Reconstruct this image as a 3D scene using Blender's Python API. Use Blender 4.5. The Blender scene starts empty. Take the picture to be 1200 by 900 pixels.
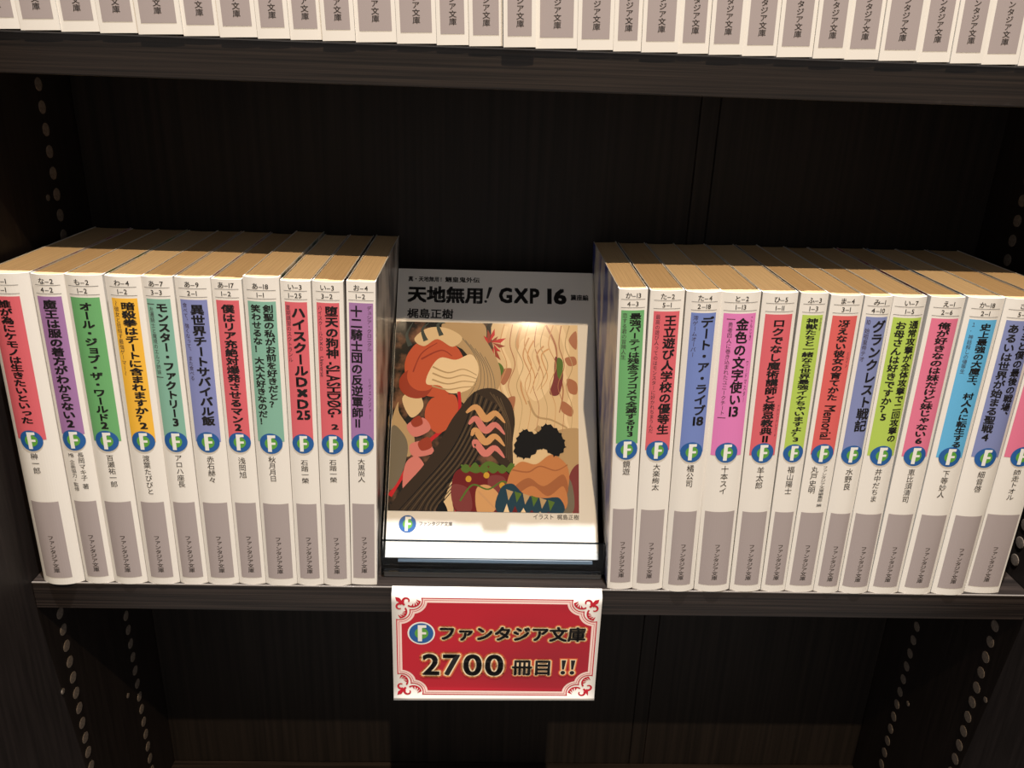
import bpy, bmesh, math, random
from mathutils import Vector, Matrix
from mathutils.geometry import tessellate_polygon

random.seed(7)
S = bpy.context.scene
C = S.collection
MM = 0.001

# ------------------------------------------------------------------ camera
def basis(p, y, r):
    f = Vector((math.sin(y)*math.cos(p), math.cos(y)*math.cos(p), -math.sin(p)))
    rt = Vector((math.cos(y), -math.sin(y), 0)); up = rt.cross(f)
    c, s = math.cos(r), math.sin(r)
    return c*rt + s*up, -s*rt + c*up, f
cam_d = bpy.data.cameras.new('camera'); cam = bpy.data.objects.new('camera', cam_d); C.objects.link(cam)
rt, up, fw = basis(0.36641, 0.03523, 0.03451)
m = Matrix((rt, up, -fw)).transposed().to_4x4(); m.translation = (-0.00788, -0.32845, 0.23134)
cam.matrix_world = m
cam_d.sensor_width = 36; cam_d.lens = 941.3/1200*36; cam_d.clip_start = 0.01; cam_d.clip_end = 50
S.camera = cam

# ------------------------------------------------------------------ world, lights, exposure
W = bpy.data.worlds.new('room'); S.world = W; W.use_nodes = True
W.node_tree.nodes['Background'].inputs['Color'].default_value = (1.0, 0.93, 0.88, 1)
W.node_tree.nodes['Background'].inputs['Strength'].default_value = 0.33

def spot(name, loc, target, power, color, size, angle, blend=.3):
    l = bpy.data.lights.new(name, 'SPOT'); o = bpy.data.objects.new(name, l); C.objects.link(o)
    l.energy = power; l.color = color; l.shadow_soft_size = size; l.spot_size = math.radians(angle); l.spot_blend = blend
    o.location = loc; o.rotation_euler = (Vector(target)-Vector(loc)).to_track_quat('-Z', 'Y').to_euler()
    return o
# warm ceiling spot of the room, in front of the bookcase
spot('ceiling_spot', (0.15, -1.22, 1.90), (0.02, 0, -0.03), 150.0, (1.0, 0.76, 0.50), 0.012, 34, 1.0)
# neutral ceiling downlight close in front of the shelves
spot('shelf_downlight', (0.03, -0.250, 2.20), (0.03, -0.03, 0), 400.0, (1.0, 0.98, 0.97), 0.014, 60)

S.view_settings.view_transform = 'Standard'; S.view_settings.look = 'None'
S.view_settings.exposure = 0.0; S.view_settings.gamma = 1.0
S.view_settings.use_curve_mapping = False
try:
    S.cycles.use_denoising = True
    S.cycles.max_bounces = 8; S.cycles.transparent_max_bounces = 12
except Exception: pass

# ------------------------------------------------------------------ materials
def lin(c):
    return tuple(((v/255)/12.92 if v/255 <= .04045 else ((v/255+.055)/1.055)**2.4) for v in c) + (1,)
def mat(name, col, rough=.5, spec=.5, coat=0):
    m = bpy.data.materials.new(name); m.use_nodes = True
    b = m.node_tree.nodes['Principled BSDF']
    b.inputs['Base Color'].default_value = col if len(col) == 4 else tuple(col)+(1,)
    b.inputs['Roughness'].default_value = rough
    b.inputs['Specular IOR Level'].default_value = spec
    if coat: b.inputs['Coat Weight'].default_value = coat; b.inputs['Coat Roughness'].default_value = .12
    return m
def noise_mat(name, c1, c2, scale, stretch=(1,1,1), rough=.5, spec=.5, bump=0, lo=.35, hi=.65, detail=5):
    m = mat(name, c1, rough, spec); nt = m.node_tree; b = nt.nodes['Principled BSDF']
    tc = nt.nodes.new('ShaderNodeTexCoord'); mp = nt.nodes.new('ShaderNodeMapping'); no = nt.nodes.new('ShaderNodeTexNoise')
    cr = nt.nodes.new('ShaderNodeValToRGB')
    mp.inputs['Scale'].default_value = stretch; no.inputs['Scale'].default_value = scale; no.inputs['Detail'].default_value = detail
    cr.color_ramp.elements[0].position = lo; cr.color_ramp.elements[1].position = hi
    cr.color_ramp.elements[0].color = c1 if len(c1) == 4 else tuple(c1)+(1,); cr.color_ramp.elements[1].color = c2 if len(c2) == 4 else tuple(c2)+(1,)
    nt.links.new(tc.outputs['Object'], mp.inputs['Vector']); nt.links.new(mp.outputs[0], no.inputs['Vector'])
    nt.links.new(no.outputs['Fac'], cr.inputs['Fac']); nt.links.new(cr.outputs[0], b.inputs['Base Color'])
    if bump:
        bp = nt.nodes.new('ShaderNodeBump'); bp.inputs['Strength'].default_value = bump; bp.inputs['Distance'].default_value = .0004
        nt.links.new(no.outputs['Fac'], bp.inputs['Height']); nt.links.new(bp.outputs[0], b.inputs['Normal'])
    return m
wood_h = noise_mat('dark_laminate_horizontal', (.0075,.0052,.0044), (.030,.0215,.0178), 60, (.16, 6, 16), .42, .45, .35)
wood_v = noise_mat('dark_laminate_vertical', (.011,.0078,.0068), (.019,.0138,.012), 90, (4, 4, .25), .48, .35, .25)
wood_back = noise_mat('dark_laminate_back', (.008,.006,.005), (.017,.0125,.010), 60, (5, 5, .1), .6, .25, .2)
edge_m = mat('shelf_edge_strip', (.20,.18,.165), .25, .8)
hole_m = noise_mat('raw_board_hole', (.12,.095,.075), (.19,.15,.12), 900, rough=.8)
paper = mat('cover_paper', (.80,.775,.73), .38, .45)
ink = mat('black_ink', (.012,.010,.010), .4, .4)
ink_soft = mat('grey_ink', (.05,.042,.04), .4, .4)
ink_thin = mat('fine_ink', (.05,.03,.04), .4, .4)
grey_panel = mat('warm_grey_print', lin((166,156,156)), .4, .4)
rule_m = mat('rule_ink', (.13,.12,.115), .5, .3)
blue_m = mat('emblem_blue', lin((38,92,158)), .4, .4)
green_m = mat('emblem_green', lin((92,160,62)), .4, .4)
white_m = mat('emblem_white', (.82,.82,.78), .4, .4)
cols = dict(
    red=(214,100,110), purple=(160,118,170), green=(106,170,110), yellow=(240,186,64), sea=(130,180,162), violet=(130,138,192),
    blue=(114,134,198), pink=(220,126,188), rose=(220,118,148), orange=(216,98,96), lime=(176,204,90), cyan=(98,178,224), slate=(128,138,186))
colm = {k: mat(k+'_title_print', lin(v), .38, .4) for k, v in cols.items()}
pages = []
for i, (a, b_) in enumerate((((.60,.42,.235), (.74,.54,.31)), ((.54,.36,.19), (.66,.47,.26)), ((.66,.48,.28), (.80,.60,.36)))):
    pages.append(noise_mat('page_edges', a, b_, 500, (6, .05, .05), .85, .1, .5, .3, .7, 3))
sides = []
for c1, c2 in (((70,64,62),(205,198,188)), ((60,70,150),(216,208,196)), ((40,92,84),(214,208,198)), ((150,165,60),(222,214,200)),
               ((52,48,92),(218,210,200)), ((196,120,70),(224,214,198)), ((190,70,100),(224,214,204)), ((80,140,190),(222,216,206))):
    sides.append(noise_mat('cover_artwork_side', lin(c1), lin(c2), 55, (1,1,.5), .3, .5, 0, .40, .56, 4))

# ------------------------------------------------------------------ mesh helpers
def link(name, me, mats, parent=None, loc=None, rot=None):
    o = bpy.data.objects.new(name, me); C.objects.link(o)
    if not isinstance(mats, (list, tuple)): mats = [mats]
    if len(me.materials) == 0:
        for m_ in mats: me.materials.append(m_)
    if parent: o.parent = parent
    if loc: o.location = loc
    if rot: o.rotation_euler = rot
    return o
def from_bm(name, bm, mats, parent=None, smooth=False, **k):
    me = bpy.data.meshes.new(name); bm.to_mesh(me); bm.free()
    if smooth:
        for p in me.polygons: p.use_smooth = True
    return link(name, me, mats, parent, **k)
def box_bm(x0, x1, y0, y1, z0, z1, bevel=0, bm=None):
    own = bm is None
    if own: bm = bmesh.new()
    r = bmesh.ops.create_cube(bm, size=1, matrix=Matrix.Translation(((x0+x1)/2, (y0+y1)/2, (z0+z1)/2)) @ Matrix.Diagonal((x1-x0, y1-y0, z1-z0, 1)))
    if bevel:
        es = list({e for v in r['verts'] for e in v.link_edges})
        bmesh.ops.bevel(bm, geom=es, offset=bevel, segments=2, affect='EDGES', profile=.5)
    return bm
def tag(o, label=None, cat=None, group=None):
    if label: o['label'] = label
    if cat: o['category'] = cat
    if group: o['group'] = group
    return o
def empty(name, loc=(0,0,0), rot=(0,0,0)):
    o = bpy.data.objects.new(name, None); C.objects.link(o); o.location = loc; o.rotation_euler = rot
    o.empty_display_size = .01
    return o

# ------------------------------------------------------------------ glyphs
_gc = {}
_fc = bpy.data.curves.new('glyph_source', 'FONT'); _fo = bpy.data.objects.new('glyph_source', _fc); C.objects.link(_fo)
def glyph(ch, off=0.0, res=2):
    k = (ch, off, res)
    if k not in _gc:
        k0 = (ch, 0.0, res)
        if k0 not in _gc:
            _fc.body = ch; _fc.resolution_u = res
            dg = bpy.context.evaluated_depsgraph_get(); dg.update()
            me = bpy.data.meshes.new_from_object(_fo.evaluated_get(dg))
            vs = [(v.co.x, v.co.y) for v in me.vertices]; fs = [tuple(p.vertices) for p in me.polygons]
            bpy.data.meshes.remove(me)
            bb = (min(v[0] for v in vs), max(v[0] for v in vs), min(v[1] for v in vs), max(v[1] for v in vs)) if vs else (0, .3, 0, .1)
            _gc[k0] = (vs, fs, bb)
        if off:
            vs, fs, bb = _gc[k0]; N = 4 if off < .06 else 12; ring = off*(1.0 if N == 12 else 1.2)
            V, F = [], []
            for i in range(N):
                t = 2*math.pi*(i+.5)/N; n = len(V)
                V += [(x+ring*math.cos(t), y+ring*math.sin(t)) for x, y in vs]; F += [tuple(j+n for j in f) for f in fs]
            _gc[k] = (V, F, (bb[0]-off, bb[1]+off, bb[2]-off, bb[3]+off))
    return _gc[k]
class Print:
    """flat ink laid on a surface: 2D shapes with a layer number"""
    def __init__(s): s.v = []; s.f = []; s.m = []; s.mats = []
    def mi(s, m):
        if m not in s.mats: s.mats.append(m)
        return s.mats.index(m)
    def add(s, pts, faces, m, layer):
        n = len(s.v); s.v += [(p[0], p[1], layer) for p in pts]
        k = s.mi(m)
        for f in faces: s.f.append(tuple(i+n for i in f)); s.m.append(k)
    def poly(s, pts, m, layer):
        tri = tessellate_polygon([[Vector((p[0], p[1], 0)) for p in pts]])
        s.add(pts, [tuple(t) for t in tri], m, layer)
    def rect(s, x0, x1, y0, y1, m, layer, n=1):
        s.add([(x0,y0),(x1,y0),(x1,y1),(x0,y1)], [(0,1,2,3)], m, layer)
    def disc(s, cx, cy, r, m, layer, n=40, ry=None):
        ry = ry or r
        s.add([(cx,cy)]+[(cx+r*math.cos(2*math.pi*i/n), cy+ry*math.sin(2*math.pi*i/n)) for i in range(n)],
              [(0, i+1, (i+1) % n+1) for i in range(n)], m, layer)
    def stroke(s, pts, w0, w1, m, layer, taper=True):
        n = len(pts); vs = []
        for i, p in enumerate(pts):
            a = pts[max(0,i-1)]; b = pts[min(n-1,i+1)]
            dx, dy = b[0]-a[0], b[1]-a[1]; L = math.hypot(dx, dy) or 1
            t = i/(n-1); w = (w0*(1-t)+w1*t)/2
            vs += [(p[0]-dy/L*w, p[1]+dx/L*w), (p[0]+dy/L*w, p[1]-dx/L*w)]
        s.add(vs, [(2*i, 2*i+1, 2*i+3, 2*i+2) for i in range(n-1)], m, layer)
    def htext(s, txt, x, y, h, m, layer, off=0.0, sx=1.0, gap=.06, width=None, res=2):
        """horizontal line, left x, baseline y, em height h"""
        cur = 0; parts = []
        for ch in txt:
            if ch == ' ': cur += .3; continue
            vs, fs, bb = glyph(ch, off, res)
            if ord(ch) > 0x2e80: adv = 1.0; x0 = 0
            else: adv = bb[1]-bb[0]+gap; x0 = -bb[0]
            parts.append((cur+x0, vs, fs)); cur += adv
        if width: sx = width/(cur*h)
        for c0, vs, fs in parts:
            s.add([(x+(v[0]+c0)*h*sx, y+v[1]*h) for v in vs], fs, m, layer)
        return cur*h*sx
    def vtext(s, txt, xc, ztop, zbot, w, m, layer, off=0.0):
        """vertical Japanese setting, filled from ztop to zbot"""
        cells = []; i = 0
        while i < len(txt):
            ch = txt[i]
            if ch == '{': j = txt.index('}', i); cells.append(('g', txt[i+1:j], 1.0)); i = j
            elif ch == '[':
                j = txt.index(']', i); t = txt[i+1:j]; wd = sum((glyph(c, off)[2][1]-glyph(c, off)[2][0]+.06) if c != ' ' else .3 for c in t)
                cells.append(('r', t, wd*1.0+.1)); i = j
            elif ch == ' ': cells.append(('s', '', .5))
            else: cells.append(('c', ch, 1.0))
            i += 1
        p = (ztop-zbot)/sum(c[2] for c in cells); z = ztop
        for kind, t, n in cells:
            if kind == 'c':
                vs, fs, bb = glyph(t, off)
                if ord(t) < 0x2e80:
                    bw = bb[1]-bb[0]; bh = bb[3]-bb[2]; k = .80/max(bh, .5) if t not in '-' else 1
                    cx, cy = (bb[0]+bb[1])/2, (bb[2]+bb[3])/2
                    s.add([(xc+(v[0]-cx)*k*w*.98, z-p*.5+(v[1]-cy)*k*p) for v in vs], fs, m, layer)
                elif t in 'ー～―…（）〜':
                    s.add([(xc+(v[1]-.38)*w, z-p*.5-(v[0]-.5)*p) for v in vs], fs, m, layer)
                else:
                    dx = dz = 0
                    if t in 'ゃゅょっャュョッァィェォ': dx, dz = .1, .1
                    if t in '、。': dx, dz = .55, .55
                    s.add([(xc+(v[0]-.5+dx)*w, z-p*.5+(v[1]-.38+dz)*p) for v in vs], fs, m, layer)
            elif kind == 'g':
                W_ = sum(glyph(c, off)[2][1]-glyph(c, off)[2][0]+.06 for c in t)-.06; k = min(1.15, 1.0/W_); cur = -W_/2
                for c in t:
                    vs, fs, bb = glyph(c, off)
                    s.add([(xc+(v[0]-bb[0]+cur)*k*w, z-p*.5+(v[1]-.35)*p*1.15) for v in vs], fs, m, layer); cur += bb[1]-bb[0]+.06
            elif kind == 'r':
                cur = .05
                for c in t:
                    if c == ' ': cur += .3; continue
                    vs, fs, bb = glyph(c, off)
                    s.add([(xc+(v[1]-.35)*w*1.25, z-(v[0]-bb[0]+cur)*p) for v in vs], fs, m, layer); cur += bb[1]-bb[0]+.06
            z -= n*p
    def build(s, name, mapper, parent, cuts=None):
        if not s.v: return None
        if cuts:
            bm = bmesh.new(); vs = [bm.verts.new(v) for v in s.v]
            for f, k in zip(s.f, s.m):
                try: bm.faces.new([vs[i] for i in f]).material_index = k
                except ValueError: pass
            for c in cuts:
                bmesh.ops.bisect_plane(bm, geom=bm.verts[:]+bm.edges[:]+bm.faces[:], dist=1e-5, plane_co=(c,0,0), plane_no=(1,0,0))
            for v in bm.verts: v.co = Vector(mapper(*v.co))
            me = bpy.data.meshes.new(name); bm.to_mesh(me); bm.free()
        else:
            me = bpy.data.meshes.new(name); me.from_pydata([mapper(*v) for v in s.v], [], s.f)
            for p, k in zip(me.polygons, s.m): p.material_index = k
        return link(name, me, s.mats, parent)
def emblem(P, cx, cy, r, layer=0, ring=None):
    if ring: P.disc(cx, cy, r*1.13, ring, layer)
    P.disc(cx, cy, r, blue_m, layer+1)
    P.disc(cx+.02*r, cy, r*.56, green_m, layer+2)
    # blocky letter F
    F = [(-.28,-.80),(.06,-.80),(.06,-.10),(.40,-.10),(.40,.12),(.06,.12),(.06,.52),(.12,.52),(.12,.56),(.42,.56),(.42,.82),(-.28,.82)]
    P.poly([(cx+a*r, cy+b*r) for a, b in F], white_m, layer+3)

# ------------------------------------------------------------------ the bookcase
XL, XR, D = -.2215, .264, .110
case = empty('bookcase', (.02, .05, -.42))
tag(case, 'dark brown wood-grain bookcase holding both rows of books', 'bookcase')
def cpart(name, bm, mats, **k):
    o = from_bm(name, bm, mats, case, **k); o.location = -Vector(case.location); return o
panelL = cpart('side_panel', box_bm(XL-.022, XL, -.075, D+.012, -.42, .62, .001), wood_v)
panelR = cpart('side_panel', box_bm(XR, XR+.022, -.075, D+.012, -.42, .62, .001), wood_v)
bxs = [XL, .1008, .1110, XR]
for a, b_ in zip(bxs[:-1], bxs[1:]):
    cpart('back_board', box_bm(a+.00012, b_-.00012, D, D+.008, -.40, .62, .0006), wood_back)
T = .0147; Z1 = .2262; ZL = -.2262
def shelf(z, y0=-.0017):
    o = cpart('shelf', box_bm(XL+.0004, XR-.0004, y0, D-.0005, z-T, z, .0005), wood_h)
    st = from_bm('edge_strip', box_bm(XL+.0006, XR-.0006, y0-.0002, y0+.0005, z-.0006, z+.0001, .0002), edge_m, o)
    return o
shelf(0); shelf(Z1+T, -.0053); shelf(ZL)

def peg(r=.0031):
    bm = bmesh.new(); n = 14; rings = [(r, -.0002), (r, .0002), (r*.9, .0003), (r*.4, .00034)]
    L = [[bm.verts.new((h, rr*math.cos(2*math.pi*i/n), rr*math.sin(2*math.pi*i/n))) for i in range(n)] for rr, h in rings]
    for a, b_ in zip(L, L[1:]):
        for i in range(n): bm.faces.new((a[i], a[(i+1)%n], b_[(i+1)%n], b_[i]))
    bm.faces.new(L[-1])
    me = bpy.data.meshes.new('peg_hole'); bm.to_mesh(me); bm.free(); me.materials.append(hole_m); return me
peg_me, screw_me = peg(), peg(.0016)
def pegs(panel, X, y, zref, sgn, z0=-.225, z1=.222):
    k = math.floor((z0-zref)/.0102)
    z = zref+k*.0102
    while z < z1:
        if not (-T-.0035 < z < .0035) and z > ZL+.004 and z > z0:
            o = bpy.data.objects.new('peg_hole', peg_me); C.objects.link(o); o.parent = panel
            o.location = (X, y, z)
            o.rotation_euler = (0, 0, 0 if sgn > 0 else math.pi)
        z += .0102
pegs(panelL, XL, .0159, -.0513, 1); pegs(panelL, XL, .0785, -.080, 1, z1=0); pegs(panelL, XL, .0803, .1592, 1, z0=.004)
pegs(panelR, XR, .0159, -.0318, -1); pegs(panelR, XR, .0785, -.0809, -1, z1=0); pegs(panelR, XR, .0817, .1597, -1, z0=.004)
for p, X, y, z in ((panelL,XL,.0053,-.0713),(panelL,XL,.0655,-.1287),(panelL,XL,.0717,.169),(panelR,XR,.0072,-.0731),(panelR,XR,.068,-.1319)):
    o = bpy.data.objects.new('screw_hole', screw_me); C.objects.link(o); o.parent = p; o.location = (X, y, z)
    o.rotation_euler = (0, 0, 0 if p is panelL else math.pi)

# ------------------------------------------------------------------ books
def spine_y(x, w, bulge):
    u = abs(2*x/w-1)
    return -bulge*(1-u**2.4)
def cover_mesh(w, H, dep, bulge, NS=26):
    """folded paper cover: back side, rounded spine, front side, 0.45 mm thick, open at top, bottom and fore edge"""
    t = .45
    xs = [w/2-w/2*math.cos(math.pi*i/NS) for i in range(NS+1)]
    out = [(0, dep), (0, dep*.5), (0, 4.0)] + [(x, spine_y(x, w, bulge)) for x in xs] + [(w, 4.0), (w, dep*.5), (w, dep)]
    inn = [(t, dep), (t, dep*.5), (t, 4.0)] + [(t+x*(w-2*t)/w, spine_y(x, w, bulge)+t) for x in xs] + [(w-t, 4.0), (w-t, dep*.5), (w-t, dep)]
    bm = bmesh.new(); G = []
    for z in (0, H):
        G.append([bm.verts.new((x*MM, y*MM, z*MM)) for x, y in out]); G.append([bm.verts.new((x*MM, y*MM, z*MM)) for x, y in inn])
    ob, ib, ot, it = G; n = len(out)
    for i in range(n-1):
        f = bm.faces.new((ob[i], ob[i+1], ot[i+1], ot[i])); side = i < 2 or i >= n-3
        f.material_index = 1 if side else 0
        f = bm.faces.new((ib[i+1], ib[i], it[i], it[i+1]))
        bm.faces.new((ot[i], ot[i+1], it[i+1], it[i])); bm.faces.new((ob[i+1], ob[i], ib[i], ib[i+1]))
    for k in (0, n-1): bm.faces.new((ob[k], ot[k], it[k], ib[k]))
    me = bpy.data.meshes.new('cover'); bm.to_mesh(me); bm.free(); return me
def block_mesh(w, H, dep, bulge, NS=12):
    t = .55; pts = [(t+(w-2*t)*i/NS) for i in range(NS+1)]
    out = [(t, dep-1.0)] + [(x, spine_y(x, w, bulge)+.6) for x in pts] + [(w-t, dep-1.0)]
    # the fore edge is hollow
    out += [(w-t-(w-2*t)*i/8, dep-1.0-bulge*.4*math.sin(math.pi*i/8)) for i in range(1, 8)]
    bm = bmesh.new()
    b_ = [bm.verts.new((x*MM, y*MM, .5*MM)) for x, y in out]; tp = [bm.verts.new((x*MM, y*MM, (H-.25)*MM)) for x, y in out]
    bm.faces.new(tp); bm.faces.new(b_[::-1]); n = len(out)
    for i in range(n): bm.faces.new((b_[i], b_[(i+1)%n], tp[(i+1)%n], tp[i]))
    me = bpy.data.meshes.new('page_block'); bm.to_mesh(me); bm.free(); return me

def make_book(x, z, y, w, H, bulge, lean, yaw, label, group, pm, sm, spec=None, pw=None, pc=None, dep=104):
    dz = w*abs(math.sin(math.atan(lean)))*MM
    lift = dz if lean > 0 else 0
    root = empty('paperback_book', (x, y, z+lift+.00002), (0, math.atan(lean), yaw))
    tag(root, label, 'book', group)
    link('cover', cover_mesh(w, H, dep, bulge), [paper, sm], root)
    link('page_block', block_mesh(w, H, dep, bulge), pm, root)
    mp = lambda X, Z, L: (X*MM, (spine_y(X, w, bulge)-.05-.03*L)*MM, Z*MM)
    pw = pw or w-3.4; pc = pc or w/2; x0, x1 = pc-pw/2, pc+pw/2
    cuts = [x0+pw*i/12 for i in range(13)]
    P = Print(); P.rect(x0, x1, 3.8, 44.2, grey_panel, 0); P.build('imprint_panel', mp, root, cuts)
    P = Print(); P.vtext('ファンタジア文庫', pc+.2, 26.8, 6.6, 2.9, ink_soft, 1, .012); P.build('imprint_lettering', mp, root, cuts)
    if spec:
        col, zb, code, titles, authors = spec
        P = Print(); P.rect(x0, x1, zb, 140.1, colm[col], 0); P.build('title_panel', mp, root, cuts)
        P = Print()
        for t in titles:
            txt, dx, wd, za, zc, bold = t
            if zc < 82.5 and wd > 3: zc += 1.3
            P.vtext(txt, pc+dx, za, zc, wd, ink if wd > 2.6 else ink_thin, 1, bold)
        P.build('title_lettering', mp, root, cuts)
        P = Print()
        for txt, dx, za, zc, wd in authors: P.vtext(txt, pc+dx, za, zc, wd, ink_soft, 0, .006)
        P.build('author_lettering', mp, root, cuts)
        P = Print()
        for txt, zz in ((code[0].replace('-','–'), 145.6), (code[1].replace('-','–'), 142.0)):
            h = 2.9; Wd = sum(1.0 if ord(c) > 0x2e80 else glyph(c, .012)[2][1]-glyph(c, .012)[2][0]+.12 for c in txt)*h
            P.htext(txt, pc-Wd/2, zz-.1, h, ink, 0, .012, gap=.12)
        P.rect(x0-.2, x1+.2, 144.75, 144.95, rule_m, 0); P.rect(x0-.2, x1+.2, 141.15, 141.35, rule_m, 0)
        P.build('shelf_code', mp, root, cuts)
        P = Print(); emblem(P, pc, 74.9, min(5.0, pw/2+.15), 2)
        P.build('emblem', mp, root, [pc-5+i*10/12 for i in range(13)])
    return root

B = .044; b0 = .034
left = [
 # x bottom, width, bulge, H, lean, panel width, panel centre, colour, panel bottom, codes, titles, authors, colour words
 (-.2157,18.9,3.6,149.6,.004,12.6,8.6,'red',75.2,('さ-1','4-1'),[('誰が為にケモノは生きたいといった',0,5.4,138.6,81.6,B)],[('榊一郎',0,69,58.4,3.4)]),
 (-.1962,13.4,2.2,149.3,.004,9.8,None,'purple',77.6,('な-2','4-2'),[('魔王は服の着方がわからない{2}',0,5.6,138.8,79.5,B)],[('長岡マキ子 著',1.9,69,50.5,2.8),('{MB} 企画協力・監修',-2.2,68.6,49.4,2.4)]),
 (-.1826,15.4,2.4,149.4,.003,11.8,None,'green',74.5,('も-2','1-2'),[('オール・ジョブ・ザ・ワールド{2}',.2,5.4,138.2,79.2,B)],[('百瀬祐一郎',.3,68.2,51.8,3.3)]),
 (-.1669,14.9,2.2,149.2,.008,10.4,None,'yellow',74.4,('わ-4','1-2'),[('暗殺拳はチートに含まれますか？{2}',1.2,5.6,138.6,79.4,B),('～彼女と目指す最強ゲーマー～',-3.5,2.2,139,105.8,0)],[('渡葉たびびと',.3,68.2,48.2,3.2)]),
 (-.1516,12.9,1.8,149.4,.004,9.7,None,'sea',76.4,('あ-7','3-3'),[('モンスター・ファクトリー{3}',1.2,4.9,138.6,80.9,B),('―左遷騎士と魔境のエルフ姉妹―',-3.2,2.0,139,104.2,0)],[('アロハ座長',.4,68.6,52,3.3)]),
 (-.1385,14.6,1.8,149.4,.008,11.0,None,'violet',74.9,('あ-9','2-1'),[('異世界チートサバイバル飯',1.2,5.6,138.2,81.7,B),('食べて、強くなって、 また食べる',-3.7,2.0,138.8,104.1,0)],[('赤石赫々',.3,68.2,54.4,3.4)]),
 (-.1237,12.4,1.3,149.0,.009,9.4,None,'red',75.4,('あ-17','1-2'),[('僕はリア充絶対爆発させるマン{2}',0,5.4,138.4,79,B)],[('浅岡旭',.3,67.6,57,3.4)]),
 (-.1111,14.8,2.0,150.3,.012,11.6,None,'sea',75.6,('あ-18','1-1'),[('剣聖の私がお前を好きだと？',2.6,4.3,138.8,92.1,b0),('笑わせるな！ 大大大好きなのだ！',-2.5,4.3,138.8,83.8,b0)],[('秋月月日',0,68.6,55.8,3.4)]),
 (-.0961,12.5,1.5,149.0,.014,9.2,None,'red',75.0,('い-3','1-25'),[('ハイスクール{D}×{D}{25}',.9,6.0,138.2,86.3,B),('夏期講習のスクトランル',-3.3,2.1,138.8,113.4,0)],[('石踏一榮',.3,67,54.9,3.4)]),
 (-.0834,12.8,1.5,149.1,.017,9.4,None,'red',76.8,('い-3','3-2'),[('堕天の狗神',1.4,5.5,138.8,115.5,.040),('[-SLASHDØG-]',1.4,6.4,114.2,87.5,.022),('{2}',1.4,5.5,85.0,80.6,.040),('ハイスクールＤ×Ｄ',-3.3,1.9,139,118.7,0),('[Universe]',-3.3,1.9,116.4,106.6,0)],[('石踏一榮',0,67.4,55.6,3.4)]),
 (-.0703,12.1,.5,149.3,.024,10.1,None,'purple',76.8,('お-4','1-2'),[('十二騎士団の反逆軍師Ⅱ',-2.0,5.1,139,81,b0),('デュシア・クロニクル',3.4,2.1,139,118.8,0),('リヴェンジャー',3.4,1.3,106.7,86.9,0)],[('大黒尚人',-.6,67.6,55.4,3.4)]),
]
llab = ['thick paperback with a red title panel, leftmost in the lower row','paperback with purple title panel, second from left in the lower row',
 'paperback with a leaf-green title panel, third from left in the lower row','paperback with the only yellow title panel','paperback with sea-green title panel, just right of the yellow one',
 'paperback with blue-violet title panel, left of the display','paperback with a red title panel between the violet one and a sea-green one',
 'slightly taller paperback with sea-green panel and two title columns','paperback with red title panel ending in 25','paperback with red panel and sideways Latin capitals in its title',
 'paperback with purple panel standing beside the left of the display stand']
for i, (x,w,bu,H,le,pw,pc,col,zb,code,tt,au) in enumerate(left):
    make_book(x, 0, 0, w, H, bu, le, .012, llab[i], 'paperbacks left of the display stand', pages[[0,1,0,2,1,0,1,0,2,1,0][i]], sides[[6,5,3,2,5,6,7,2,5,4,0][i]],
              (col,zb,code,tt,au), pw, pc, 103+random.random())
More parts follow.
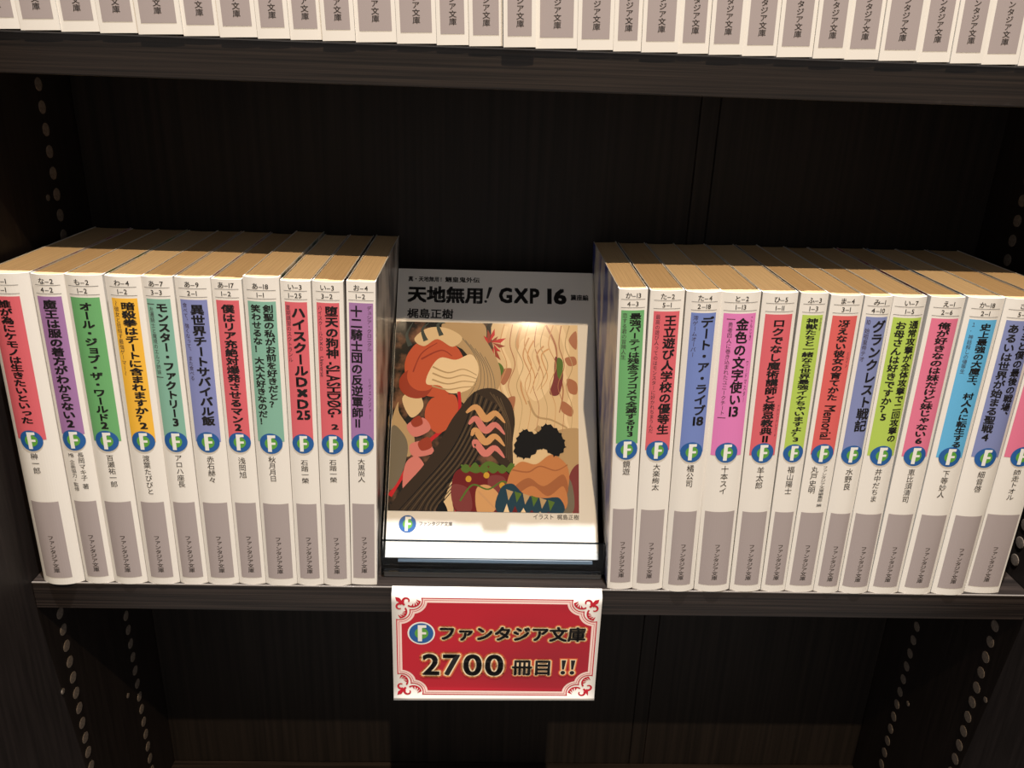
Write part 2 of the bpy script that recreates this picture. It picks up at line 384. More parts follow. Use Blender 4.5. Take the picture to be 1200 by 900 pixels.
right = [
 (.0535,12.2,1.2,149.2,-.041,9.8,'green',77.8,('か-13','4-3'),[('最強パーティは残念ラブコメで全滅する{!?}{3}',1.2,5.2,139,79.9,.034),('恋する君の冒険人生',-3.3,2.2,139,118,0)],[('鏡遊',.3,69.4,62,3.6)]),
 (.0658,14.5,1.6,149.0,-.034,11.0,'red',74.9,('た-2','5-1'),[('王立遊び人学校の優等生',1.7,5.6,138.6,81.5,b0),('最高の遊び人ってのはモンスターに好かれちまうんだ',-3.6,2.0,138.8,83.5,0)],[('大楽絢太',.2,68.4,54.5,3.5)]),
 (.0805,15.2,2.6,149.0,-.030,10.6,'blue',74.8,('た-4','2-18'),[('デート・ア・ライブ{18}',1.7,5.8,138.6,87.7,b0),('澪ゲームオーバー',-3.3,2.2,139,120.3,0)],[('橘公司',.2,68.6,57,3.5)]),
 (.0961,17.0,2.4,149.2,-.036,13.8,'pink',73.2,('と-2','1-13'),[('金色の文字使い{13}',1.2,5.6,138.2,92.2,b0),('―勇者四人に巻き込まれたユニークチート―',-3.8,2.2,138.8,90.8,0),('こんじき',5.2,1.3,139,128,0),('ワードマスター',5.2,1.3,119,99,0)],[('十本スイ',0,68.4,53.4,3.6)]),
 (.1136,15.1,2.0,149.4,-.034,11.6,'red',73.4,('ひ-5','1-11'),[('ロクでなし魔術講師と禁忌教典{11}',.2,5.6,138.2,78.7,.038),('アカシックレコード',4.6,1.3,98.4,82.6,0)],[('羊太郎',0,68,56.4,3.6)]),
 (.1291,11.8,1.5,149.6,-.028,8.8,'lime',73.8,('ふ-3','1-3'),[('神獣たちと一緒なら世界最強イケちゃいますよ？{3}',0,5.2,138.8,79.3,.034),('かみさま',3.7,1.2,139,133,0)],[('福山陽士',0,68.4,53.6,3.4)]),
 (.1411,13.8,1.5,149.0,-.021,10.6,'orange',74.2,('ま-4','3-1'),[('冴えない彼女の育てかた',-.1,5.0,138.4,101,.038),('[Memorial]',-.1,5.6,99.0,80.4,.02),('ヒロイン',3.9,1.3,124,116.5,0)],[('丸戸史明',-2.4,68.6,54.4,3.3),('ファンタジア文庫編集部 編',2.2,68.8,47.4,2.6)]),
 (.1552,12.1,2.0,149.0,-.018,9.2,'slate',76.2,('み-1','4-10'),[('グランクレスト戦記',1.3,5.8,138.8,86.4,b0),('{10} 始祖皇帝テオ',-3.3,2.0,139,119.7,0)],[('水野良',.1,68.2,56.7,3.5)]),
 (.1677,14.3,2.2,149.2,-.019,12.2,'lime',74.4,('い-7','1-5'),[('通常攻撃が全体攻撃で二回攻撃の',2.8,4.4,139,80.3,b0),('お母さんは好きですか？{5}',-2.7,4.4,138.6,92,b0)],[('井中だちま',0,68.4,50.8,3.4)]),
 (.1824,14.8,1.8,149.4,-.009,11.6,'rose',74.3,('え-1','2-6'),[('俺が好きなのは妹だけど妹じゃない{6}',0,5.6,138.6,79.6,.038)],[('恵比須清司',0,68.4,50.6,3.4)]),
 (.1976,15.9,2.0,149.6,-.003,12.0,'cyan',74.2,('か-18','2-1'),[('史上最強の大魔王、 村人Ａに転生する',1.4,5.0,138.6,78.2,.038),('１． 神話殺しの優等生',-3.9,2.0,139,115.3,0)],[('下等妙人',0,68.2,53.6,3.5)]),
 (.2140,16.3,2.2,149.6,-.003,12.6,'slate',74.9,('さ-1','5-4'),[('キミと僕の最後の戦場、',2.9,4.6,139,94,b0),('あるいは世界が始まる聖戦{4}',-2.8,4.8,138.6,83,b0)],[('細音啓',0,68.2,57,3.5)]),
 (.2312,17.4,1.2,149.6,.0,15.4,'rose',74.3,('',''),[],[('師走トオル',0,68.4,52.1,3.6)]),
]

rlab = ['paperback with green title panel standing beside the right of the display stand','paperback with red panel, second right of the display stand',
 'paperback with blue panel ending in 18','wide paperback with bright pink title panel','paperback with a red panel ending in 11','narrow paperback with lime panel and one crowded title column',
 'paperback with orange-red panel and a sideways Latin word','narrow slate-blue paperback next to the orange-red one','paperback with lime panel and two title columns','paperback with a rose-pink panel ending in 6',
 'paperback with the only sky-blue title panel','paperback with slate-blue panel and two title columns','last paperback at the right end of the lower row, rose panel cut by the frame']
for i, (x,w,bu,H,le,pw,col,zb,code,tt,au) in enumerate(right):
    make_book(x, 0, 0 if i < 12 else .001, w, H, bu, le, -.012, rlab[i], 'paperbacks right of the display stand', pages[[0,1,2,0,2,1,0,1,0,1,2,1,0][i]],
              sides[[1,2,4,3,4,0,6,7,5,6,7,4,0][i]], (col,zb,code,tt,au), pw, None, 103+random.random())

# upper row: left edges in mm on the upper shelf, front positions in mm
U = [-205.5,-192.0,-178.3,-164.2,-150.3,-136.3,-120.4,-107.2,-93.6,-81.9,-70.1,-58.1,-43.1,-28.5,-16.6,-4.0,7.9,23.3,36.7,47.1,60.8,72.3,84.9,97.8,111.3,123.6,136.4,151.2,163.7,176.0,190.1,204.0,217.5,231.0,244.5]
ords = ['first','second','third','fourth','fifth','sixth','seventh','eighth','ninth','tenth','eleventh','twelfth','thirteenth','fourteenth','fifteenth','sixteenth','seventeenth']
vis = [i for i in range(len(U)-1) if U[i+1] > -193 and U[i] < 205]
for i in vis:
    w = U[i+1]-U[i]-.12; k = i-vis[0]; n = len(vis)
    lab = 'paperback on the upper shelf, %s from the %s, grey imprint panel' % ((ords[k], 'left') if k < n/2 else (ords[n-1-k], 'right'))
    yy = -.0075+random.uniform(-.0007, .0007)
    if i == 15: yy = -.0098
    if 11 <= i <= 14 or 16 <= i <= 20: yy = -.0074+random.uniform(-.0003,.0003)
    make_book(U[i]*MM, Z1+T, yy, w, 149.4+random.uniform(-.4,.4), .25, -.035, 0, lab, 'paperbacks on the upper shelf', pages[i%3], sides[[0,5,6,7,2][i%5]], None, w-3.0, None, 103)

# ------------------------------------------------------------------ display book, face out on a clear stand
TH = .6033
disp = empty('display_book', (-.0553, .0100, .0089), (-TH, 0, .0048))
tag(disp, 'paperback facing out on the clear stand, illustrated cover with large black title', 'book')
CW, CH, CT = 106.0, 151.0, 11.0
def disp_cover():
    # profile in x/y: open fore edge at left, rounded spine at right
    pr = [(0, 0), (30, 0), (60, 0), (90, 0), (98, 0)]
    N = 16
    for i in range(N+1):
        a = -math.pi/2+math.pi*i/N; pr.append((CW-3.2+3.2*math.cos(a)**.8 if abs(math.cos(a)) > 1e-6 else CW-3.2, CT/2+CT/2*math.sin(a)))
    pr += [(60, CT), (0, CT)]
    t = .5; n = len(pr); inn = []
    for i, (x, y) in enumerate(pr):
        a = pr[max(0,i-1)]; b_ = pr[min(n-1,i+1)]; dx, dy = b_[0]-a[0], b_[1]-a[1]; L = math.hypot(dx, dy)
        inn.append((x-dy/L*t, y+dx/L*t))
    bm = bmesh.new(); G = []
    for z in (0, CH):
        G.append([bm.verts.new((x*MM, y*MM, z*MM)) for x, y in pr]); G.append([bm.verts.new((x*MM, y*MM, z*MM)) for x, y in inn])
    ob, ib, ot, it = G
    for i in range(n-1):
        bm.faces.new((ob[i], ob[i+1], ot[i+1], ot[i])); bm.faces.new((ib[i+1], ib[i], it[i], it[i+1]))
        bm.faces.new((ot[i], ot[i+1], it[i+1], it[i])); bm.faces.new((ob[i+1], ob[i], ib[i], ib[i+1]))
    for k in (0, n-1): bm.faces.new((ob[k], ot[k], it[k], ib[k]))
    return bm
gloss = mat('glossy_cover', (.78,.755,.71), .055, .4)
from_bm('cover', disp_cover(), gloss, disp)
from_bm('page_block', box_bm(.0012, .1010, .0006, (CT-.6)*MM, .0008, .1500), pages[0], disp)
dm = lambda X, Z, L: (X*MM, (-.05-.04*L)*MM, Z*MM)

P = Print()
P.htext('真・天地無用', 5.4, 144.2, 3.0, ink, 0, .03, width=16.6); P.htext('!', 22.6, 144.3, 3.0, ink, 0, .03); P.htext('魎皇鬼外伝', 25.0, 144.2, 3.1, ink, 0, .03, width=18.6)
P.htext('天地無用', 5.4, 133.2, 9.4, ink, 0, .045, width=40.6); P.poly([(48.4,141.6),(50.4,141.6),(48.2,135.2),(47.1,135.2)], ink, 0); P.disc(46.9, 133.5, .75, ink, 0, 16)
P.htext('GXP', 53.8, 133.3, 11.4, ink, 0, .042, width=22.4); P.htext('16', 79.6, 133.3, 11.6, ink, 0, .042, width=11.4)
P.htext('簾座編', 92.2, 135.6, 3.4, ink, 0, .03, width=9.6)
P.build('title_lettering', dm, disp)
P = Print(); P.htext('梶島正樹', 5.6, 123.9, 5.6, ink, 0, .026, width=24.4)
P.build('author_lettering', dm, disp)
P = Print(); P.htext('ファンタジア文庫', 15.8, 15.7, 2.3, ink_soft, 0, .012, width=16.8)
P.build('imprint_lettering', dm, disp)
P = Print()
P.htext('イラスト', 72.6, 19.6, 2.9, ink_soft, 0, .01, width=10.6); P.htext('梶島正樹', 84.6, 19.6, 2.8, ink_soft, 0, .01, width=11.2)
P.build('illustrator_lettering', dm, disp)
P = Print(); emblem(P, 10.3, 16.3, 4.3, 0); P.build('emblem', dm, disp)

# cover picture: generic flowing ribbons and rounded hills in the colours of the printed picture
def am(name, c, c2=None, sc=200, st=(1,1,1), lo=.4, hi=.62):
    if c2 is None: return mat(name, lin(c), .06, .4)
    return noise_mat(name, lin(c), lin(c2), sc, st, .06, .4, 0, lo, hi, 4)
night = am('print_night_speckle', (36,34,28), (128,92,70), 110, lo=.48, hi=.66)
cream = am('print_cream', (226,200,158)); cream2 = am('print_light_cream', (240,216,176)); tan = am('print_tan', (206,158,112)); dust = am('print_dusty_rose', (176,118,88))
terra = am('print_terracotta', (198,92,60)); terra2 = am('print_deep_terracotta', (158,66,46)); brn = am('print_dark_brown', (58,46,34)); brn2 = am('print_mid_brown', (96,80,60)); blk = am('print_black', (20,18,16))
olive = am('print_olive', (88,118,48)); mar = am('print_maroon', (112,32,34)); mar2 = am('print_plum', (128,62,62)); redp = am('print_scarlet', (200,44,50)); pinkp = am('print_pink', (216,132,126))
skin = am('print_peach', (214,164,112)); skin2 = am('print_bronze', (198,132,82)); skin3 = am('print_shaded_bronze', (166,104,66)); teal = am('print_teal', (36,66,84)); slate = am('print_slate', (70,78,74)); beige = am('print_beige', (188,160,120)); grey_p = am('print_grey', (120,112,96)); gold = am('print_gold', (206,160,56))
def cr(pts, n=6, closed=True):
    out = []; N = len(pts); rng = N if closed else N-1
    for i in range(rng):
        p0, p1, p2, p3 = (pts[(i+k-1) % N] if closed else pts[min(max(i+k-1,0),N-1)] for k in range(4))
        for j in range(n):
            t = j/n
            out.append(tuple(.5*((2*p1[a])+(-p0[a]+p2[a])*t+(2*p0[a]-5*p1[a]+4*p2[a]-p3[a])*t*t+(-p0[a]+3*p1[a]-3*p2[a]+p3[a])*t**3) for a in (0, 1)))
    if not closed: out.append(tuple(pts[-1]))
    return out
AX0, AX1, AY0, AY1 = 0.15, 95.8, 22.7, 121.4
class Art(Print):
    def clip(s, pts):
        # clip a polygon to the picture rectangle
        for ax, lim, sg in ((0,AX0,1),(0,AX1,-1),(1,AY0,1),(1,AY1,-1)):
            o = []
            for i in range(len(pts)):
                a, b_ = pts[i-1], pts[i]; ia = (a[ax]-lim)*sg >= 0; ib = (b_[ax]-lim)*sg >= 0
                if ia != ib:
                    t = (lim-a[ax])/(b_[ax]-a[ax]); o.append((a[0]+(b_[0]-a[0])*t, a[1]+(b_[1]-a[1])*t))
                if ib: o.append(b_)
            pts = o
            if len(pts) < 3: return []
        return pts
    def blob(s, pts, m, smooth=True):
        s.n = getattr(s, 'n', 0)+1
        q = s.clip(cr(pts) if smooth else pts)
        if len(q) >= 3: s.poly(q, m, s.n*.08)
    def rib(s, pts, w0, w1, m, mid=None):
        s.n = getattr(s, 'n', 0)+1
        c = cr(pts, 7, False); n = len(c); L, Rr = [], []
        for i, p in enumerate(c):
            a = c[max(0,i-1)]; b_ = c[min(n-1,i+1)]; dx, dy = b_[0]-a[0], b_[1]-a[1]; l = math.hypot(dx, dy) or 1
            t = i/(n-1)
            w = (w0*(1-t)+w1*t)/2 if mid is None else (w0*(1-t)**2+2*mid*t*(1-t)*2+w1*t*t)/2
            L.append((p[0]-dy/l*w, p[1]+dx/l*w)); Rr.append((p[0]+dy/l*w, p[1]-dx/l*w))
        q = s.clip(L+Rr[::-1])
        if len(q) >= 3: s.poly(q, m, s.n*.08)
A = Art(); A.n = 0
A.rect(AX0, AX1, AY0, AY1, night, 0)
# pale hills and drapery at upper right
A.blob([(54,125),(52,104),(55,92),(53,80),(58,66),(60,50),(66,40),(98,36),(98,125)], cream)
A.blob([(26,118),(34,122),(46,121),(47,112),(40,106),(30,110)], beige)
A.rib([(58,120),(56,108),(60,98),(57,88),(61,76),(60,66)], 2.5, 1.0, cream2); A.rib([(66,121),(64,110),(68,100),(66,88),(69,78)], 1.6, .6, tan)
A.rib([(86,121),(90,108),(88,96),(92,84),(89,72),(93,60)], 3.2, 1.2, cream2); A.rib([(79,121),(84,110),(85,98),(88,86),(86,74)], 1.2, .5, dust)
A.blob([(66,112),(74,116),(83,111),(84,96),(79,84),(73,80),(67,88),(64,100)], cream2)
A.blob([(84,104),(88,96),(86,84),(81,84),(83,92)], mar2); A.blob([(85,103),(88,101),(87,92),(85,94)], olive)
for q in ([(56,96),(61,97),(60,92),(57,88),(55,91)], [(90,92),(95,90),(95,84),(91,85)], [(89,103),(94,104),(95,100),(91,99)], [(88,80),(93,76),(92,72),(87,75)], [(58,80),(63,82),(62,75),(58,74)],[(91,113),(95,118),(95,108)]): A.blob(q, dust)
A.rib([(70,80),(74,72),(82,70),(90,66)], 1.2, .8, beige); A.rib([(74,66),(82,60),(90,62),(97,58)], 3.4, 2, beige)
A.blob([(80,60),(92,66),(98,60),(98,22),(84,22),(88,40)], beige); A.blob([(92,44),(97,46),(97,22),(93,22),(90,34)], mar2); A.blob([(86,42),(92,38),(93,24),(85,22)], grey_p)
for k in range(9):
    x = 57+k*4.3; A.rib([(x,121),(x-2+.8*math.sin(k*2),110),(x+1.5,99),(x-1.8,88),(x+1.2,77),(x-1+k*.2,64)], .55, .2, (tan, dust, beige)[k % 3])
for k in range(5): A.rib([(70+k*2.6,114-k*1.5),(67+k*2.4,104),(71+k*2.2,93),(69+k*1.8,83+k*.8)], .9, .2, (tan, skin, cream)[k % 3])
# scarlet spray of petals
for a in range(14):
    t = a/14*2*math.pi; r = 7.6+1.6*math.sin(a*2.3); c0 = (50, 109)
    A.blob([(c0[0]+1.6*math.cos(t+1.2), c0[1]+2*math.sin(t+1.2)), (c0[0]+r*.6*math.cos(t+.18), c0[1]+r*.75*math.sin(t+.18)), (c0[0]+r*math.cos(t), c0[1]+r*1.15*math.sin(t)), (c0[0]+r*.6*math.cos(t-.18), c0[1]+r*.75*math.sin(t-.18))], redp if a % 2 else terra2, False)
A.blob([(47,98),(54,100),(57,96),(53,90),(48,92)], olive)
# terracotta sun behind cream clouds
A.blob([(4,72),(12,60),(10,50),(3,54),(0,66),(3,78)], beige); A.blob([(5,80),(12,84),(16,76),(10,70)], cream)
A.blob([(21+15.5*math.cos(t*.6), 97+16*math.sin(t*.6)) for t in range(10)], terra)
A.blob([(12+9*math.cos(t*.6), 88+8*math.sin(t*.6)) for t in range(10)], terra2); A.blob([(15+8*math.cos(t*.6), 92+8*math.sin(t*.6)) for t in range(10)], terra)
A.blob([(24,120),(32,122),(44,116),(54,100),(55,88),(48,79),(38,77),(33,84),(40,90),(40,100),(34,108),(28,112)], beige)
for k in range(6): A.rib([(34+k*2.6,114-k*2.2),(42+k*1.9,103-k*2),(43+k*1.9,90-k*1.5),(38+k*2.2,80)], .35, .25, grey_p)
A.blob([(19,96),(24,102),(32,101),(40,104),(44,96),(40,86),(30,83),(24,87),(17,88)], cream2)
for k in range(4): A.rib([(20,97-k*3.4),(28,94-k*3),(36,96-k*3.2),(43,93-k*2)], .9, .4, beige)
A.blob([(10,112),(17,118),(27,118),(35,113),(30,108),(22,112),(15,108)], cream)
A.rib([(14,101),(24,106),(30,103)], 1.0, .4, terra2); A.rib([(10,94),(14,104),(22,110)], .8, .4, terra2)
for k in range(3): A.rib([(8+k*8,108+k*3),(6+k*8,114+k*3),(9+k*8.5,121)], 2.6, .2, slate)
A.rib([(34,84),(34,74),(26,64),(18,56),(8,42),(1,30)], 1.6, 2.2, redp); A.blob([(20,80),(32,82),(33,70),(24,62),(17,70)], terra)
for q in ([(8,66),(16,70),(20,64),(12,60)], [(10,56),(18,58),(22,52),(12,50)]): A.blob(q, pinkp)
for q in ([(10,68),(14,71),(16,67),(12,65)], [(14,57),(19,60),(21,55),(16,53)]): A.blob(q, terra2)
A.blob([(0,64),(6,62),(9,54),(6,40),(0,34)], grey_p); A.blob([(8,46),(14,50),(18,42),(8,32)], pinkp)
# dark flowing banner sweeping to lower left
A.blob([(34,74),(42,84),(52,86),(60,80),(63,70),(62,58),(62,44),(57,46),(50,52),(44,50),(40,44),(34,44),(28,36),(22,22),(2,22),(6,32),(16,44),(24,56),(30,68)], brn)
A.blob([(28,22),(44,22),(44,36),(39,44),(34,42),(30,34)], cream); A.blob([(33,22),(37,22),(40,34),(38,40),(34,34)], grey_p); A.blob([(24,22),(30,22),(27,28)], blk); A.rib([(34,22),(37,30)], 2.0,.6, redp)
for k in range(13):
    A.rib([(42+k*1.3,84-k*.7),(38+k*1.2,68),(30+k*.9,52-k*.6),(17+k*.6,36-k*1.1),(5+k*2.0,22)], .6, .35, brn2 if k % 2 else blk)
for k in range(4): A.rib([(50+k*1.8,84-k),(57+k*1.2,72-k*2),(59+k*.8,50-k)], .5, .3, brn2)
# peach waves drifting across the banner
for k in range(4): A.rib([(38+k*1.5,73-k*6),(43,76-k*6),(48,70-k*6),(53,73-k*6),(58,68-k*6)], 1.0, .6, skin if k % 2 == 0 else pinkp, 3.2)
# maroon and plum pebbles laced with green vines
A.blob([(33,42),(42,46),(52,45),(60,42),(63,32),(58,22),(36,22),(32,30)], mar); A.blob([(32,36),(40,34),(42,24),(36,22),(32,28)], mar2); A.blob([(50,40),(58,40),(60,30),(52,30)], mar2)
A.blob([(44,34),(50,36),(56,30),(52,22),(45,22)], skin); A.rib([(45,33),(50,28),(54,24)], 1.2,.6, tan)
A.rib([(36,46),(44,43),(50,47),(58,44),(63,47)], .8, .6, olive, 2.0); A.rib([(36,28),(42,36),(50,34),(58,38),(64,30)], .9, .7, olive)
for k in range(6): A.blob([(36+k*4.6,44),(38.5+k*4.6,46.5+k%2),(41+k*4.6,44),(38.5+k*4.6,42)], olive)
for c in ((40,39),(49,41),(57,36)): A.blob([(c[0]+1.5*math.cos(t*1.05),c[1]+1.6*math.sin(t*1.05)) for t in range(6)], gold)
# bronze dunes under a black thicket, above a zigzag band
A.blob([(60,40),(66,48),(74,47),(82,52),(90,46),(90,34),(84,24),(60,24)], skin2)
A.blob([(62,34),(70,40),(78,36),(88,42),(88,30),(62,28)], skin3); A.blob([(64,30),(72,36),(80,31),(88,36),(88,24),(64,24)], skin2)
A.rib([(62,44),(70,43),(76,46),(84,44),(90,47)], .8, .5, skin3)
hat = [(63,52),(64,60),(68,65),(74,63),(79,68),(86,64),(89,56),(84,51),(77,55),(70,50)]
q = cr(hat, 7); q = [(p[0]+.6*math.cos(i*2.1), p[1]+.6*math.sin(i*2.1)) for i, p in enumerate(q)]
A.blob(q, blk, False)
A.blob([(56,34),(62,37),(68,32),(77,30),(86,30),(86,22),(56,22)], teal)
for k in range(6):
    x = 59+k*4.2; y = 33-k*1.0
    A.blob([(x,y+1.2),(x+3.6,y),(x+1.2,y-4.4)], olive if k % 2 else beige, False)
    A.blob([(x-1.4,22),(x+2.0,22),(x+.4,max(y-6,23.2))], cream2 if k % 2 == 0 else mar, False)
A.build('cover_picture', dm, disp)

# ------------------------------------------------------------------ clear acrylic stand
def acrylic(name, tint, fac_boost=0.03):
    m = bpy.data.materials.new(name); m.use_nodes = True; nt = m.node_tree; nt.nodes.clear()
    o = nt.nodes.new('ShaderNodeOutputMaterial'); mx = nt.nodes.new('ShaderNodeMixShader'); tr = nt.nodes.new('ShaderNodeBsdfTransparent'); gl = nt.nodes.new('ShaderNodeBsdfGlossy'); fr = nt.nodes.new('ShaderNodeFresnel')
    tr.inputs[0].default_value = tint; gl.inputs['Roughness'].default_value = .05; fr.inputs[0].default_value = 1.3
    nt.links.new(fr.outputs[0], mx.inputs[0]); nt.links.new(tr.outputs[0], mx.inputs[1]); nt.links.new(gl.outputs[0], mx.inputs[2]); nt.links.new(mx.outputs[0], o.inputs[0])
    return m
clear = acrylic('clear_acrylic', (.95,.97,.98,1)); rim = acrylic('acrylic_cut_edge', (.22,.26,.30,1)); smoky = acrylic('acrylic_side', (.84,.88,.92,1))
stand = empty('acrylic_book_stand', (0, .02, 0)); tag(stand, 'clear acrylic stand holding the face-out book', 'stand')
def sp(name, bm, mats, **k):
    o = from_bm(name, bm, mats, stand, **k); o.location = (0, -.02, 0) if 'loc' not in k else o.location; return o
SX0, SX1 = -.0568, .0524
sp('base_plate', box_bm(SX0, SX1, .0101, .0960, .0002, .0022, .0003), clear)
sp('base_rim', box_bm(SX0+.001, SX1-.001, .0064, .0100, .0001, .0030, .0006), mat('dark_grey_plastic', (.05,.052,.056), .2, .6))
def lip_bm():
    bm = box_bm(SX0, SX1, .0078-.0016, .0078, .0031, .0202, .0004); return bm
sp('front_lip', lip_bm(), clear)
sp('lip_rim', box_bm(SX0+.0004, SX1-.0004, .0064, .0076, .0202, .0208, .0002), rim)
# inclined back plate behind the book
bp_ = from_bm('back_plate', box_bm(SX0+.001, SX1-.001, .0145, .0165, .012, .110, .0003), clear, stand); bp_.location = (0, -.02+.010, -.0035); bp_.rotation_euler = (-TH, 0, 0)
# resting ledge under the book
lg_ = from_bm('ledge', box_bm(-.049, .047, .0, .0085, -.0022, -.0002, .0003), mat('blue_grey_plastic', lin((78,92,104)), .35, .5), stand); lg_.location = (0, -.02+.0104, .0086); lg_.rotation_euler = (-TH, 0, 0)
def gusset(x0, x1):
    pr = [(.0080,.0024),(.0950,.0024),(.0950,.086),(.074,.110),(.060,.100),(.0080,.0205)]
    bm = bmesh.new(); a = [bm.verts.new((x0, y, z)) for y, z in pr]; b_ = [bm.verts.new((x1, y, z)) for y, z in pr]
    bm.faces.new(a); bm.faces.new(b_[::-1]); n = len(pr)
    for i in range(n): bm.faces.new((a[i], b_[i], b_[(i+1)%n], a[(i+1)%n]))
    bmesh.ops.recalc_face_normals(bm, faces=bm.faces[:]); return bm
sp('side_wing', gusset(SX0-.0001, SX0+.0009), smoky); sp('side_wing', gusset(SX1-.0004, SX1+.0006), smoky)

# ------------------------------------------------------------------ sign hanging from the shelf front
sign = empty('paper_sign', (0, -.004, 0)); tag(sign, 'white-bordered red paper sign hanging from the shelf edge below the display', 'sign')
def sign_bm():
    # cross-section (y, z) of the bent paper strip, mm
    prof = [(-2.2, .5), (-3.6,-.5), (-5.0,-1.3), (-5.7,-2.2), (-5.9,-6), (-5.95,-20), (-6.0,-40), (-6.1,-56), (-6.6,-62.4), (-7.2,-63.6)]
    bm = bmesh.new(); N = 12; F, Bk = [], []
    for j, (y, z) in enumerate(prof):
        F.append([bm.verts.new(((-50.6+101.2*i/N)*MM, (y+4)*MM, (z+(1.0*(i/N)-.2 if j > 6 else 0))*MM)) for i in range(N+1)])
        Bk.append([bm.verts.new(((-50.6+101.2*i/N)*MM, (y+4+.35)*MM, (z+(1.0*(i/N)-.2 if j > 6 else 0)+(.2 if j == 0 else 0))*MM)) for i in range(N+1)])
    for j in range(len(prof)-1):
        for i in range(N):
            bm.faces.new((F[j][i], F[j][i+1], F[j+1][i+1], F[j+1][i])).smooth = True; bm.faces.new((Bk[j][i+1], Bk[j][i], Bk[j+1][i], Bk[j+1][i+1])).smooth = True
        for k in (0, N): bm.faces.new((F[j][k], F[j+1][k], Bk[j+1][k], Bk[j][k]))
    for i in range(N):
        for j in (0, -1): bm.faces.new((F[j][i], F[j][i+1], Bk[j][i+1], Bk[j][i]))
    bmesh.ops.recalc_face_normals(bm, faces=bm.faces[:]); return bm
sign_paper = mat('sign_paper', (.84,.82,.79), .6, .3)
from_bm('paper', sign_bm(), sign_paper, sign)
# tape that holds it under the shelf lip: the fold over the shelf edge
def sy(z):
    pr = [(.5,-2.2),(-.5,-3.6),(-1.3,-5.0),(-2.2,-5.7),(-6,-5.9),(-20,-5.95),(-40,-6.0),(-56,-6.1),(-62.4,-6.6),(-64,-7.3)]
    for (z0, y0), (z1, y1) in zip(pr, pr[1:]):
        if z <= z0 and z >= z1: return y0+(y1-y0)*(z0-z)/(z0-z1)
    return -6.6
sm_ = lambda X, Z, L: (X*MM, (sy(Z)+4-.06-.04*L)*MM, Z*MM)
sred = noise_mat('sign_red_print', lin((150,34,48)), lin((186,34,50)), 9, (1,1,3), .5, .35, 0, .35, .65, 1)
sred2 = mat('sign_frame_red', lin((188,28,48)), .5, .35); spale = mat('sign_pale_print', lin((240,214,208)), .5, .35)
glow1 = mat('sign_orange_print', lin((206,84,58)), .5, .35); glow2 = mat('sign_amber_print', lin((226,160,96)), .5, .35); glow3 = mat('sign_cream_print', lin((244,226,192)), .5, .35)
fx0, fx1, fz0, fz1 = -48.6, 49.0, -60.6, -3.0
def frame(off, r0=4.9, c1=7.6, c2=1.7):
    """rectangle inset by off with two-lobed concave corners"""
    r = r0+off; X0, X1, Y0, Y1 = fx0+off, fx1-off, fz0+off, fz1-off
    # one corner in local coords (u right, v down from the frame corner), from the top edge to the left edge
    def arc():
        pts = []
        # lobe 1 centre (c1, c2): from v=off to diagonal; lobe 2 centre (c2, c1)
        a0 = math.acos(max(-1, min(1, (off-c2)/r))); d = math.hypot(c1-c2, c1-c2)/2; h = math.sqrt(max(r*r-d*d, 0)); k = (c1+c2)/2+h/math.sqrt(2)
        s0 = math.atan2(off-c2, math.sqrt(max(r*r-(off-c2)**2, 0))); s1 = math.atan2(k-c2, k-c1)
        for i in range(11):
            t = s0+(s1-s0)*i/10; pts.append((c1+r*math.cos(t), c2+r*math.sin(t)))
        q = [(v, u) for u, v in pts][::-1]
        return pts+q[1:]
    A_ = arc(); out = []
    out += [(fx0+u, fz1-v) for u, v in A_]            # top left: top edge -> left edge
    out += [(fx0+u, fz0+v) for u, v in A_[::-1]]      # bottom left: left edge -> bottom edge
    out += [(fx1-u, fz0+v) for u, v in A_]            # bottom right
    out += [(fx1-u, fz1-v) for u, v in A_[::-1]]      # top right
    return out
P = Print()
P.poly(frame(0), sred2, 0); P.poly(frame(.55), spale, .5); P.poly(frame(1.25), sred2, 1); P.poly(frame(1.5), spale, 1.5)
P.build('sign_frame', sm_, sign)
P = Print(); P.poly(frame(2.6), sred, 2.2); P.build('sign_field', sm_, sign)
def curl(cx, cy, r, a0, a1, w0, w1, shrink=1.0, n=12):
    return [(cx+r*(1-(1-shrink)*i/n)*math.cos(a0+(a1-a0)*i/n), cy+r*(1-(1-shrink)*i/n)*math.sin(a0+(a1-a0)*i/n)) for i in range(n+1)]
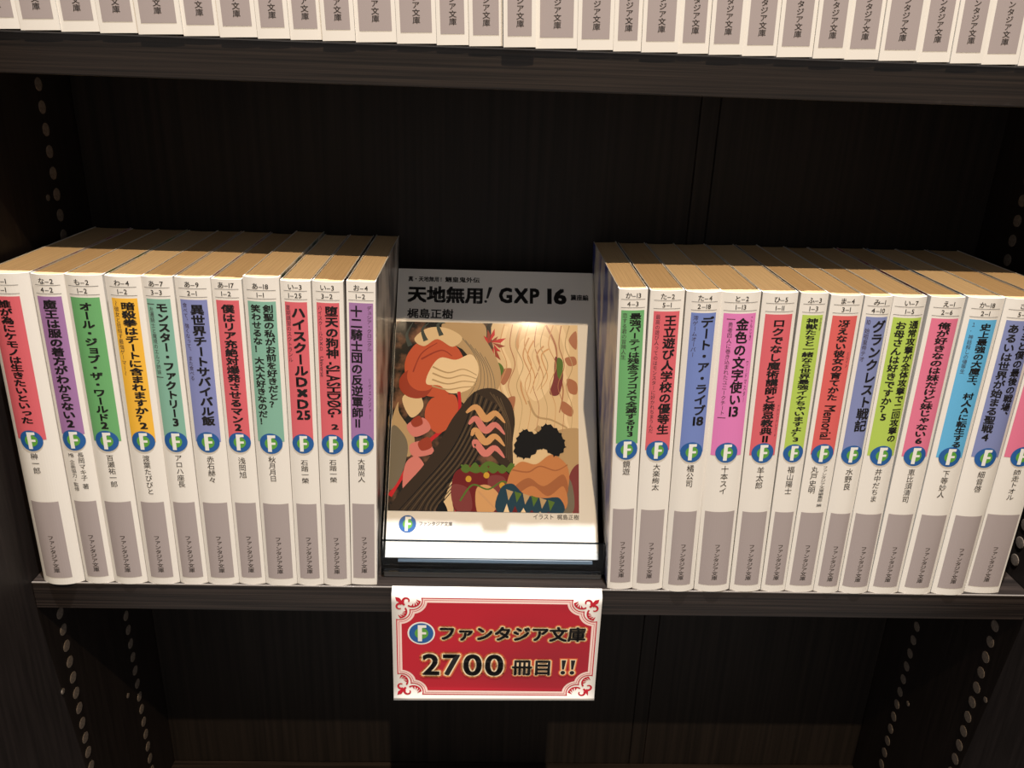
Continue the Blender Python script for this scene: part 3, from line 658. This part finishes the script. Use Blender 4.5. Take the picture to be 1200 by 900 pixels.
for sx, sz, ox, oz in ((1,-1,fx0,fz1),(1,1,fx0,fz0),(-1,1,fx1,fz0),(-1,-1,fx1,fz1)):
    P = Print()
    def q(pts): return [(ox+sx*(u-.2), oz+sz*(v-.2)) for u, v in pts]
    P.poly(q([(0,0),(2.0,.4),(3.0,1.8),(3.6,3.6),(1.8,3.0),(.4,2.0)]), sred2, 0)
    P.stroke(q([(2.6,2.6),(4.4,4.4)]), 1.6, 1.0, sred2, .3)
    for sw in (0, 1):
        f = (lambda pts: [(v, u) for u, v in pts]) if sw else (lambda pts: pts)
        P.stroke(q(f(curl(5.4,2.0,1.9,2.6,6.9,1,1,.55))), 1.3, .6, sred2, .15)
        P.stroke(q(f(curl(8.2,1.6,3.7,.1,2.2,1,1))), .7, .9, sred2, .45)
        for k in range(4):
            t = .25+k*.45; P.stroke(q(f([(8.2+3.5*math.cos(t), 1.6+3.5*math.sin(t)), (8.0+2.1*math.cos(t-.3), 1.4+2.1*math.sin(t-.3))])), 1.1, .2, sred2, .6)
    P.build('corner_ornament', sm_, sign)
P = Print()
for m_, off, L in ((glow1,.17,2.9),(glow2,.13,3.5),(glow3,.085,4.1),(ink,.034,4.7)):
    P.htext('ファンタジア文庫', -28.6, -26.6, 9.0, m_, L, off, width=72.6, res=4)
for m_, o2, L in ((glow1,.115,5.3),(glow2,.08,5.9),(glow3,.052,6.5),(ink,.022,7.1)):
    x = -36.2
    for ch, wd in (('2',9.6),('7',9.6),('0',10.2),('0',10.2)):
        vs, fs, bb = glyph(ch, o2, 6); v0 = glyph(ch, .022, 6)[2]; k = (wd-1.0)/(v0[1]-v0[0])
        P.add([(x+(v[0]-v0[0])*k, -48.1+v[1]*17.6) for v in vs], fs, m_, L); x += wd+.55
for m_, o2, L in ((glow1,.14,5.3),(glow2,.10,5.9),(glow3,.065,6.5),(ink,.032,7.1)):
    P.htext('冊目', 8.2, -47.0, 10.0, m_, L, o2, width=20.6)
    for k in range(2):
        x = 33.8+k*4.6; e = (o2-.028)*11
        P.poly([(x-.9-e,-38.6+e),(x+1.3+e,-38.6+e),(x+.5+e,-44.2-e*.5),(x-.5-e,-44.2-e*.5)], m_, L)
        P.disc(x, -46.2, 1.15+e, m_, L+.1, 20)
P.build('sign_lettering', sm_, sign)
P = Print(); emblem(P, -36.5, -23.4, 5.9, 3.0, white_m); P.build('emblem', sm_, sign)

bpy.data.objects.remove(_fo); bpy.data.curves.remove(_fc)
